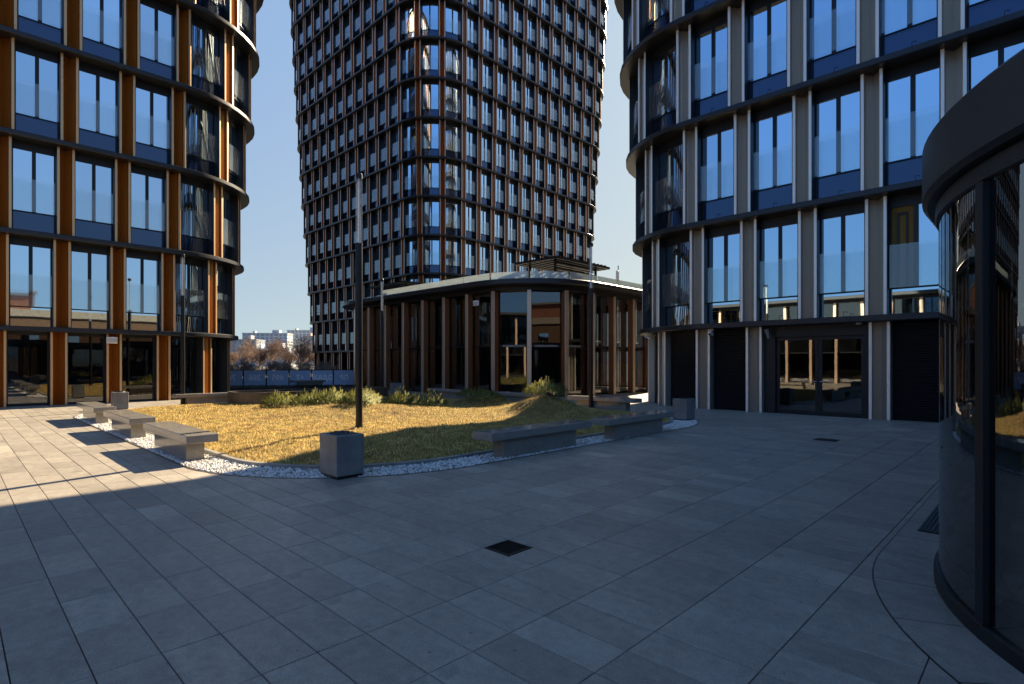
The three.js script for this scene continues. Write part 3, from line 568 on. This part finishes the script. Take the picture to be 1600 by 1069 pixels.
// dwarf pines ---------------------------------------------------------
function pineGeo(R, Hh, n) {
  const P = [], N = [], C = [], Pw = [];
  const up = new THREE.Vector3(0, 1, 0), q = new THREE.Quaternion();
  for (let k = 0; k < n; k++) {
    const a = rr(0, 6.283), rad = Math.sqrt(rnd()), x = Math.cos(a) * rad * R, z = Math.sin(a) * rad * R * 0.85;
    const lump = 0.62 + 1.1 * (fbm(x * 3.6, z * 3.6, R * 9, 2) + 0.3);
    const yy = Hh * Math.sqrt(Math.max(0.02, 1 - rad * rad * 0.92)) * lump * rr(0.45, 1);
    const dir = new THREE.Vector3(x / R * 0.75 + rr(-0.35, 0.35), rr(0.6, 1.1), z / R * 0.75 + rr(-0.35, 0.35)).normalize(); q.setFromUnitVectors(up, dir);
    const len = rr(0.09, 0.17), base = new THREE.Vector3(x, yy - len * 0.5, z), tone = rr(0.4, 1.1), tip = rnd() < 0.3 ? 1.7 : 1;
    const M_ = 22;
    for (let m = 0; m < M_; m++) {
      const f = m / M_, th = m * 2.4, nl = rr(0.045, 0.07) * (1 - 0.35 * f), sp = 0.95 - 0.6 * f;
      const d = new THREE.Vector3(Math.cos(th) * Math.sin(sp), Math.cos(sp), Math.sin(th) * Math.sin(sp)).applyQuaternion(q), b = base.clone().addScaledVector(dir, f * len);
      const s = new THREE.Vector3().crossVectors(d, dir).normalize().multiplyScalar(0.0058), e = b.clone().addScaledVector(d, nl);
      P.push(b.x - s.x, b.y - s.y, b.z - s.z, b.x + s.x, b.y + s.y, b.z + s.z, e.x, e.y, e.z);
      const nn = d.clone().multiplyScalar(0.4).addScaledVector(dir, 0.8).normalize(); for (let j = 0; j < 3; j++) { N.push(nn.x, nn.y, nn.z); const g = tone * tip; C.push(0.19 * g * (1 + f * 0.35), 0.225 * g, 0.04 * g); }
    }
    // woody stem to the crown
    if (k % 3 === 0) { const s = 0.006, r0 = new THREE.Vector3(x * 0.3, -0.06, z * 0.3); const t1 = base; for (const [sx, sz] of [[s, 0], [0, s]]) { Pw.push(r0.x - sx, r0.y, r0.z - sz, r0.x + sx, r0.y, r0.z + sz, t1.x, t1.y, t1.z); } }
  }
  const g = new THREE.BufferGeometry(); g.setAttribute('position', new THREE.Float32BufferAttribute(P, 3)); g.setAttribute('normal', new THREE.Float32BufferAttribute(N, 3)); g.setAttribute('color', new THREE.Float32BufferAttribute(C, 3));
  const w = new THREE.BufferGeometry(); w.setAttribute('position', new THREE.Float32BufferAttribute(Pw, 3)); w.computeVertexNormals();
  return [g, w];
}
const needleMat = std({ vertexColors: true, roughness: 0.7, side: THREE.DoubleSide }), twigMat = std({ color: lin(0.11, 0.06, 0.035), roughness: 1, side: THREE.DoubleSide });
function pine(u, v, R, Hh, n, label, group) {
  const t = thing('dwarf_pine', label, 'shrub', W(u, v, lawnH(u, v) - 0.01), rr(0, 6), group); const [g, w] = pineGeo(R, Hh, n);
  part('foliage', g, needleMat, t); part('stem', w, twigMat, t);
}
const hedgeL = 'dwarf pine in the long clump beside the low metal planter', hedgeG = 'dwarf pines clumped by the planter';
for (const [u, v, R, H] of [[-18.0, 7.6, 0.62, 0.36], [-17.1, 8.2, 0.68, 0.4], [-16.3, 8.5, 0.65, 0.38], [-15.6, 9.2, 0.62, 0.36], [-14.9, 8.6, 0.55, 0.36]]) pine(u, v, R, H * 1.3, 420, hedgeL, hedgeG);
for (const [u, v, R, H] of [[-15.3, 10.5, 0.66, 0.42], [-14.5, 10.9, 0.66, 0.4], [-14.6, 10.1, 0.5, 0.34]]) pine(u, v, R, H * 1.3, 380, 'dwarf pine in the short clump behind the tall lamp post on the lawn', 'dwarf pines behind the lamp');
pine(-14.9, 13.4, 0.8, 0.26, 300, 'low sprawling dwarf pine half in shade on the gentle mound', undefined); pine(-14.1, 13.2, 0.62, 0.28, 300, 'sunlit low dwarf pine on the edge of the gentle mound', undefined);
pine(-10.75, 12.45, 0.66, 0.5, 420, 'bushy dwarf pine crowning the steep grass mound', undefined);

// ------------------------------------------------------------------ benches
const benchParts = (() => {
  const slab = cbox(2.7, 0.13, 0.47, 0.008, 0, 0.395, 0), plinth = cbox(1.95, 0.345, 0.27, 0.006, 0, 0.1575, 0), seam = [];
  const lines = merge([-0.9, 0, 0.9].map((x) => box(0.004, 0.002, 0.466, x, 0.4605, 0)));
  return { slab, plinth, lines };
})();
function bench(label, u, v, alongV, y = 0, group) {
  const t = thing('granite_bench', label, 'bench', W(u, v, y), GA + (alongV ? Math.PI / 2 : 0), 'granite benches round the lawn');
  part('seat_slab', benchParts.slab, M.granite, t); part('plinth', benchParts.plinth, M.granite, t); part('slab_joint', benchParts.lines, M.frame, t);
  return t;
}
const tri = ['sunlit granite bench on pebbles, nearest the small bin by the brown tower', 'sunlit granite bench in the middle of the row of three along the paving', 'sunlit granite bench ending the row of three, next to the shaded plaza'];
[[-18.75, 0], [-14.8, 1], [-10.95, 2]].forEach(([u, k]) => bench(tri[k], u, 2.82, false));
bench('shaded granite bench on white pebbles with a warm lit end, between bench and bin', -6.64, 7.45, true);
bench('shaded granite bench on white pebbles beside the bin near the louvred tower', -6.55, 10.6, true);
bench('granite bench near the brown-finned tower, its end behind a lamp post', -22.6, 7.05, true);
bench('granite bench behind the low metal planter', -22.6, 10.4, true);
bench('granite bench before the low building, between a bin and the low sprawling pine', -18.65, 15.25, false);
bench('granite bench half hidden by the steep grass mound before the low building', -14.75, 15.25, false);
bench('granite bench behind the lamp post on the steep-mound side of the lawn', -10.65, 15.25, false);
bench('dark granite bench standing apart before the blue banner fence', -34.9, 16.8, true);

// ------------------------------------------------------------------ bins
function bin(label, u, v, turn = 0) {
  const t = thing('stone_bin', label, 'bin', W(u, v, 0.0), GA + turn, 'square stone bins at the lawn corners');
  const s = 0.5, d = 0.42, h = 0.6, wall = 0.05;
  part('body', merge([cbox(s, h - 0.04, wall, 0.008, 0, 0.04 + (h - 0.04) / 2, d / 2 - wall / 2), cbox(s, h - 0.04, wall, 0.008, 0, 0.04 + (h - 0.04) / 2, -d / 2 + wall / 2), cbox(wall, h - 0.04, d - 2 * wall + 0.016, 0.008, s / 2 - wall / 2, 0.04 + (h - 0.04) / 2, 0), cbox(wall, h - 0.04, d - 2 * wall + 0.016, 0.008, -s / 2 + wall / 2, 0.04 + (h - 0.04) / 2, 0)]), M.conc, t);
  part('foot', box(s - 0.03, 0.06, d - 0.03, 0, 0.02, 0), M.frame, t);
  part('top_plate', (() => { const g = new THREE.Shape(); g.moveTo(-s / 2 + wall, -d / 2 + wall); g.lineTo(s / 2 - wall, -d / 2 + wall); g.lineTo(s / 2 - wall, d / 2 - wall); g.lineTo(-s / 2 + wall, d / 2 - wall); const hole = new THREE.Path(); hole.absellipse(0, 0, 0.165, 0.135, 0, Math.PI * 2); g.holes.push(hole); return new THREE.ExtrudeGeometry(g, { depth: 0.02, bevelEnabled: false, curveSegments: 20 }).rotateX(-Math.PI / 2).translate(0, h - 0.045, 0); })(), M.conc, t);
  const bag = []; // black liner folded over the rim
  const g = new THREE.TorusGeometry(0.15, 0.028, 8, 36); { const p = g.attributes.position; for (let i = 0; i < p.count; i++) { const x = p.getX(i), y = p.getY(i), z = p.getZ(i), k = 1 + 0.09 * noise.noise(x * 30, y * 30, z * 30 + u); p.setXYZ(i, x * k * 1.08, y * k * 0.92, z * (1 + 0.8 * noise.noise(x * 22 + 5, y * 22, u))); } g.computeVertexNormals(); }
  bag.push(g.rotateX(Math.PI / 2).translate(0, h - 0.008, 0), new THREE.CylinderGeometry(0.14, 0.11, 0.35, 20, 1, true).translate(0, h - 0.2, 0), new THREE.CircleGeometry(0.12, 20).rotateX(-Math.PI / 2).translate(0, h - 0.37, 0));
  part('liner', merge(bag), std({ color: lin(0.012, 0.012, 0.013), roughness: 0.3, side: THREE.DoubleSide }), t);
}
bin('square stone bin with a black liner where lawn meets the shaded plaza', -7.18, 3.9);
bin('small pale stone bin at the foot of the brown-finned tower', -22.75, 4.1);
bin('square stone bin in white pebbles before the black louvres', -7.3, 14.35, Math.PI / 2);
bin('square stone bin before the low building beside a lamp post', -22.9, 15.35);

// ------------------------------------------------------------------ lamp posts
function lamp(label, u, v) {
  const t = thing('lamp_post', label, 'lamp post', W(u, v, Math.max(0, sdRR(u, v, GARD, 0.7) < 0 ? lawnH(u, v) - 0.02 : 0)), GA, 'slim lamp posts round the lawn');
  part('pole', cyl(0.072, 0.072, 4.0, 0, 2.02, 0, 24), M.pole, t);
  part('base_flange', merge([cyl(0.17, 0.17, 0.025, 0, 0.03, 0, 24), cyl(0.085, 0.10, 0.06, 0, 0.07, 0, 24)]), M.pole, t);
  for (let k = 0; k < 6; k++) part('bolt', cyl(0.016, 0.018, 0.04, Math.cos(k * 1.047) * 0.135, 0.06, Math.sin(k * 1.047) * 0.135, 6), M.steel, t);
  part('collar', cyl(0.076, 0.076, 0.05, 0, 4.03, 0, 24), M.pole, t);
  part('hatch', box(0.06, 0.22, 0.012, 0, 0.75, 0.07), M.frame, t);
  const d = part('glass_tube', new THREE.CylinderGeometry(0.066, 0.066, 1.42, 24, 1, true).translate(0, 4.76, 0), M.clear, t);
  part('inner_rod', cyl(0.012, 0.012, 1.42, 0, 4.76, 0, 8), M.steel, d);
  part('light_strip', merge([box(0.03, 1.36, 0.006, 0, 4.76, 0.022), box(0.03, 1.36, 0.006, 0, 4.76, -0.022)]), M.white, d);
  part('cap', merge([cyl(0.074, 0.074, 0.09, 0, 5.51, 0, 24), cyl(0.06, 0.072, 0.02, 0, 5.565, 0, 24)]), M.pole, t);
}
lamp('lamp post on the open lawn behind the square bin', -10.75, 6.25);
lamp('lamp post by the sunlit granite benches and the brown-finned tower', -22.7, 6.0);
lamp('lamp post by the steep grass mound on the lawn', -10.95, 15.0);
lamp('lamp post by the stone bin before the low building', -22.6, 14.35);

// ------------------------------------------------------------------ small fittings on the facades
function wallLight(label, p, turn) { const t = thing('emergency_light', label, 'wall light', p, turn); part('housing', cbox(0.36, 0.26, 0.08, 0.015), M.white, t); part('lens', cbox(0.3, 0.14, 0.03, 0.01, 0, -0.02, 0.045), std({ color: lin(0.5, 0.5, 0.48), roughness: 0.25 }), t); part('bracket', box(0.05, 0.05, 0.3, 0, 0, -0.18), M.frame, t); }
wallLight('white box light fixed between brown fins of the tower by the benches', W(-26.66, 4.55, 2.5), GA + Math.PI / 2);
wallLight('white box light fixed under the roof band of the low building', W(-19.6, 17.62, 4.45), GA);
function cctv(label, u, v, y, turn) { const t = thing('security_camera', label, 'camera', W(u, v, y), GA + turn, 'security cameras under the ledge'); part('mount', merge([box(0.1, 0.08, 0.1, 0, 0.02, 0), cyl(0.02, 0.02, 0.12, 0, -0.05, 0.02, 8)]), M.white, t); part('barrel', cyl(0.045, 0.05, 0.22, 0, 0, 0, 14).rotateX(Math.PI / 2 - 0.35).translate(0, -0.12, 0.09), M.white, t); part('lens', cyl(0.036, 0.036, 0.012, 0, 0, 0, 14).rotateX(Math.PI / 2 - 0.35).translate(0, -0.162, 0.205), M.black, t); }
cctv('white security camera at the rounded corner of the tower under its ledge', -11.1, 19.05, 2.72, -0.6);
cctv('white security camera over the louvres under the tower ledge', -8.2, 18.15, 2.72, 0);
{ const t = thing('door_speaker', 'small grey loudspeaker hanging under the ledge beside the glass double door', 'loudspeaker', W(-6.35, 18.16, 2.6), GA - 0.5); part('bracket', box(0.04, 0.16, 0.04, 0, 0.08, 0), M.frame, t); part('body', new THREE.CylinderGeometry(0.09, 0.05, 0.3, 4).rotateX(0.3).translate(0, -0.08, 0.05), M.steel, t); }
{ const t = thing('dome_camera', 'small round dome camera over the glass double door', 'camera', W(-3.9, 18.25, 2.73), GA); part('base', cyl(0.08, 0.08, 0.05, 0, 0, 0, 20), M.white, t); part('dome', new THREE.SphereGeometry(0.065, 16, 8, 0, 6.3, Math.PI / 2, Math.PI / 2).translate(0, -0.02, 0), M.tintGlass, t); }

// ------------------------------------------------------------------ banner fence and what lies beyond
{
  const t = thing('banner_fence', 'blue banner fence with reversed white lettering behind the lawn', 'fence', new THREE.Vector3(-20.2, 0, -35.2), 0.0);
  const words = ['6', '76', '266', '495', '+7', 'ОДАЖ', 'ПР', ''];
  const pw = 1.38, dz = -0.62;
  const ang = Math.atan2(0.62, 1.38); t.rotation.y = ang * 0.5; const stepX = 1.4;
  words.forEach((s, i) => {
    const c = document.createElement('canvas'); c.width = 256; c.height = 176; const x = c.getContext('2d');
    x.fillStyle = '#b4c9e6'; x.fillRect(0, 0, 256, 176); x.fillStyle = '#bccfe9'; for (let k = 0; k < 14; k++) x.fillRect((k * 67) % 256, 0, 5, 176);
    x.save(); x.translate(256, 0); x.scale(-1, 1); x.fillStyle = '#ffffff'; x.font = 'bold 92px sans-serif'; x.textAlign = 'center'; x.textBaseline = 'middle'; x.fillText(s, 128, 84); x.restore();
    const ct = new THREE.CanvasTexture(c); ct.colorSpace = THREE.SRGBColorSpace;
    const b = part('banner', new THREE.BoxGeometry(pw - 0.09, 0.98, 0.02).translate(i * stepX + pw / 2, 0.6, 0), std({ map: ct, roughness: 0.7 }), t);
    part('post', box(0.06, 1.16, 0.06, i * stepX - 0.01, 0.56, 0), M.frame, t);
  });
  part('rail', box(words.length * stepX, 0.04, 0.05, words.length * stepX / 2, 1.13, -0.002), M.frame, t);
}
{ // clipped low hedge in front of the fence
  const t = thing('low_hedge', 'low dark hedge at the foot of the banner fence', 'hedge', new THREE.Vector3(-17.5, 0, -31.2), 0.16);
  const P = [], N = [], C = []; const L = 8.5;
  for (let k = 0; k < 16000; k++) { const x = rr(0, L), z = rr(-0.5, 0.5), y = rr(0.02, 0.3) + 0.1 * fbm(x * 2, z * 2, 1, 2), a = rr(0, 6.28), s = rr(0.015, 0.035), b = rr(-1, 1); const d1 = [Math.cos(a) * s, b * s, Math.sin(a) * s], d2 = [-Math.sin(a) * s, s * 0.8, Math.cos(a) * s]; P.push(x, y, z, x + d1[0], y + d1[1], z + d1[2], x + d2[0], y + d2[1], z + d2[2]); const nn = new THREE.Vector3(...d1).cross(new THREE.Vector3(...d2)).normalize(); if (nn.y < 0) nn.negate(); const w = rnd() < 0.05; for (let j = 0; j < 3; j++) { N.push(nn.x, nn.y, nn.z); C.push(w ? 0.4 : 0.05, w ? 0.4 : 0.05, w ? 0.36 : 0.028); } }
  const g = new THREE.BufferGeometry(); g.setAttribute('position', new THREE.Float32BufferAttribute(P, 3)); g.setAttribute('normal', new THREE.Float32BufferAttribute(N, 3)); g.setAttribute('color', new THREE.Float32BufferAttribute(C, 3));
  part('foliage', g, std({ vertexColors: true, roughness: 0.9, side: THREE.DoubleSide }), t);
}
console.log('trees');
// bare trees
function bareTree(Hh) {
  const P = [], up = new THREE.Vector3(0, 1, 0);
  const seg = (a, b, r0, r1) => { const d = b.clone().sub(a).normalize(), s = new THREE.Vector3().crossVectors(d, Math.abs(d.y) > 0.9 ? new THREE.Vector3(1, 0, 0) : up).normalize(), t = new THREE.Vector3().crossVectors(d, s); const c = [0, 1, 2].map((i) => { const q = i * 2.0944; return s.clone().multiplyScalar(Math.cos(q)).addScaledVector(t, Math.sin(q)); }); for (let i = 0; i < 3; i++) { const j = (i + 1) % 3, A = a.clone().addScaledVector(c[i], r0), B = a.clone().addScaledVector(c[j], r0), C = b.clone().addScaledVector(c[i], r1), D = b.clone().addScaledVector(c[j], r1); for (const v of [A, B, C, B, D, C]) P.push(v.x, v.y, v.z); } };
  const trunk = []; const grow = (p, d, l, r, lv) => {
    const e = p.clone().addScaledVector(d, l); seg(p, e, r, r * 0.7); if (lv === 0) return;
    const n = lv > 2 ? 4 : 3; for (let k = 0; k < n; k++) { const nd = d.clone().multiplyScalar(0.9).add(new THREE.Vector3(rr(-0.8, 0.8), rr(-0.05, 0.6), rr(-0.8, 0.8))).normalize(); grow(p.clone().addScaledVector(d, l * rr(0.55, 1)), nd, l * rr(0.55, 0.8), Math.max(r * 0.55, 0.012), lv - 1); }
  };
  const g0 = P.length; seg(new THREE.Vector3(0, -0.1, 0), new THREE.Vector3(0, Hh * 0.1, 0), Hh * 0.02, Hh * 0.016); const tr = P.splice(0, P.length);
  for (let k = 0; k < 3; k++) grow(new THREE.Vector3(0, Hh * 0.09, 0), new THREE.Vector3(rr(-0.6, 0.6), 1, rr(-0.6, 0.6)).normalize(), Hh * rr(0.2, 0.27), Hh * 0.01, 5);
  const mk = (a) => { const g = new THREE.BufferGeometry(); g.setAttribute('position', new THREE.Float32BufferAttribute(a, 3)); g.computeVertexNormals(); return g; };
  return [mk(tr), mk(P)];
}
{
  const bark = std({ color: lin(0.20, 0.15, 0.12), roughness: 1 }), twig = [lin(0.34, 0.25, 0.19), lin(0.30, 0.21, 0.16), lin(0.26, 0.2, 0.16)].map((c) => std({ color: c, roughness: 1, side: THREE.DoubleSide }));
  const vs = [7.5, 6.5, 8, 6].map(bareTree);
  for (let i = 0; i < 22; i++) {
    const D = 43 + i * 0.8 + rr(-1, 1), px = 330 + ((i * 53) % 190) + rr(-5, 5), [a, b] = vs[(i + 2) % 4];
    const t = thing('bare_bush', 'low leafless twiggy bush close behind the banner fence', 'bush', new THREE.Vector3((px - 800) / 860 * D, -0.09, -D), rr(0, 6), 'bare bushes behind the fence');
    t.scale.set(0.5, rr(0.26, 0.36), 0.5); part('trunk', a, bark, t); part('crown', b, twig[i % 3], t);
  }
  for (let i = 0; i < 38; i++) {
    const D = 60 + i * 2.9 + rr(-2, 2), px = 335 + ((i * 67) % 178) + rr(-6, 6), [a, b] = vs[i % 4];
    const t = thing('bare_tree', 'leafless brown tree in the thicket beyond the banner fence', 'tree', new THREE.Vector3((px - 800) / 860 * D, -0.09, -D), rr(0, 6), 'bare trees beyond the fence');
    const s = rr(0.75, 1.05) * (0.62 + D / 260); t.scale.setScalar(s); part('trunk', a, bark, t); part('crown', b, twig[i % 3], t);
  }
}
// far apartment blocks
function block(label, px0, px1, yTop, D, depth, col, floors, opt = {}) {
  const x0 = (px0 - 800) / 860 * D, x1 = (px1 - 800) / 860 * D, h = 1.6 + (567 - yTop) / 860 * D, w = x1 - x0;
  const t = thing('apartment_block', label, 'building', new THREE.Vector3((x0 + x1) / 2, -0.1, -D), opt.turn ?? 0.12, 'far apartment blocks');
  part('wall', box(w, h, depth, 0, h / 2, 0), std({ color: col, roughness: 0.9 }), t);
  part('roof', merge([box(w + 0.5, 0.5, depth + 0.5, 0, h + 0.25, 0), box(w * 0.16, 2.6, depth * 0.4, w * 0.2, h + 1.8, 0), box(w * 0.05, 1.8, depth * 0.3, -w * 0.3, h + 1.4, 0)]), std({ color: col.clone().multiplyScalar(0.85), roughness: 0.9 }), t);
  const g = [], fh = h / floors, nb = Math.max(4, Math.round(w / 3.2)); for (let f = 0; f < floors; f++) for (let i = 0; i < nb; i++) g.push(box(w / nb * (i % 3 === 1 ? 0.7 : 0.45), fh * 0.5, 0.3, -w / 2 + w / nb * (i + 0.5), fh * (f + 0.55), depth / 2));
  for (let f = 0; f < floors; f++) for (let i = 0; i < 5; i++) g.push(box(0.3, fh * 0.5, depth / 5 * 0.5, w / 2, fh * (f + 0.55), -depth / 2 + depth / 5 * (i + 0.5)));
  part('window', merge(g), std({ color: lin(0.24, 0.27, 0.31), roughness: 0.2 }), t, true);
}
block('far pale slab block with a roof box, behind the bare trees', 386, 452, 522, 430, 16, lin(0.50, 0.52, 0.53), 10);
block('tallest far pale block standing against the copper-finned tower', 454, 505, 517.5, 470, 18, lin(0.52, 0.54, 0.55), 12);
block('far grey block low beside the brown-finned tower', 352, 406, 532, 330, 16, lin(0.36, 0.38, 0.40), 6);
block('small far white building just over the bare treetops', 398, 456, 546, 260, 12, lin(0.6, 0.6, 0.6), 3);
block('small far rose-grey building at the foot of the copper-finned tower', 480, 512, 527, 300, 14, lin(0.42, 0.33, 0.29), 6);

// brick building behind the viewer, mirrored in the brown tower's glass
{
  const t = thing('brick_building', 'long brown building with red brick upper storeys behind the glass pavilion', 'building', W(31, -1), GA);
  const brick = std({ color: lin(0.28, 0.11, 0.07), map: concTex, roughness: 0.9 }), pale = std({ color: lin(0.5, 0.41, 0.31), map: concTex, roughness: 0.9 }), brown = std({ color: lin(0.20, 0.105, 0.05), map: concTex, roughness: 0.85 });
  part('lower_wall', box(12, 6.6, 64, 0, 3.28, 6), brown, t); part('cornice', box(12.2, 0.8, 64.2, 0, 6.98, 6), pale, t); part('upper_wall', box(9, 3.0, 9, 1, 8.87, 11), brick, t); part('roof', box(9.4, 0.3, 9.4, 1, 10.52, 11), M.conc, t);
  part('upper_wall', box(9, 2.0, 7, 1, 8.37, -4), brick, t); part('roof', box(9.4, 0.25, 7.4, 1, 9.5, -4), M.conc, t);
  for (let i = 0; i < 16; i++) { const w = part('window', box(0.06, 1.6, 1.3, -6.01, 4.6, -14 + i * 3.4), M.glass, t); part('frame', box(0.08, 0.1, 1.5, -6.03, 3.74, -14 + i * 3.4), M.white, w); }
}
renderer.render(scene, camera);
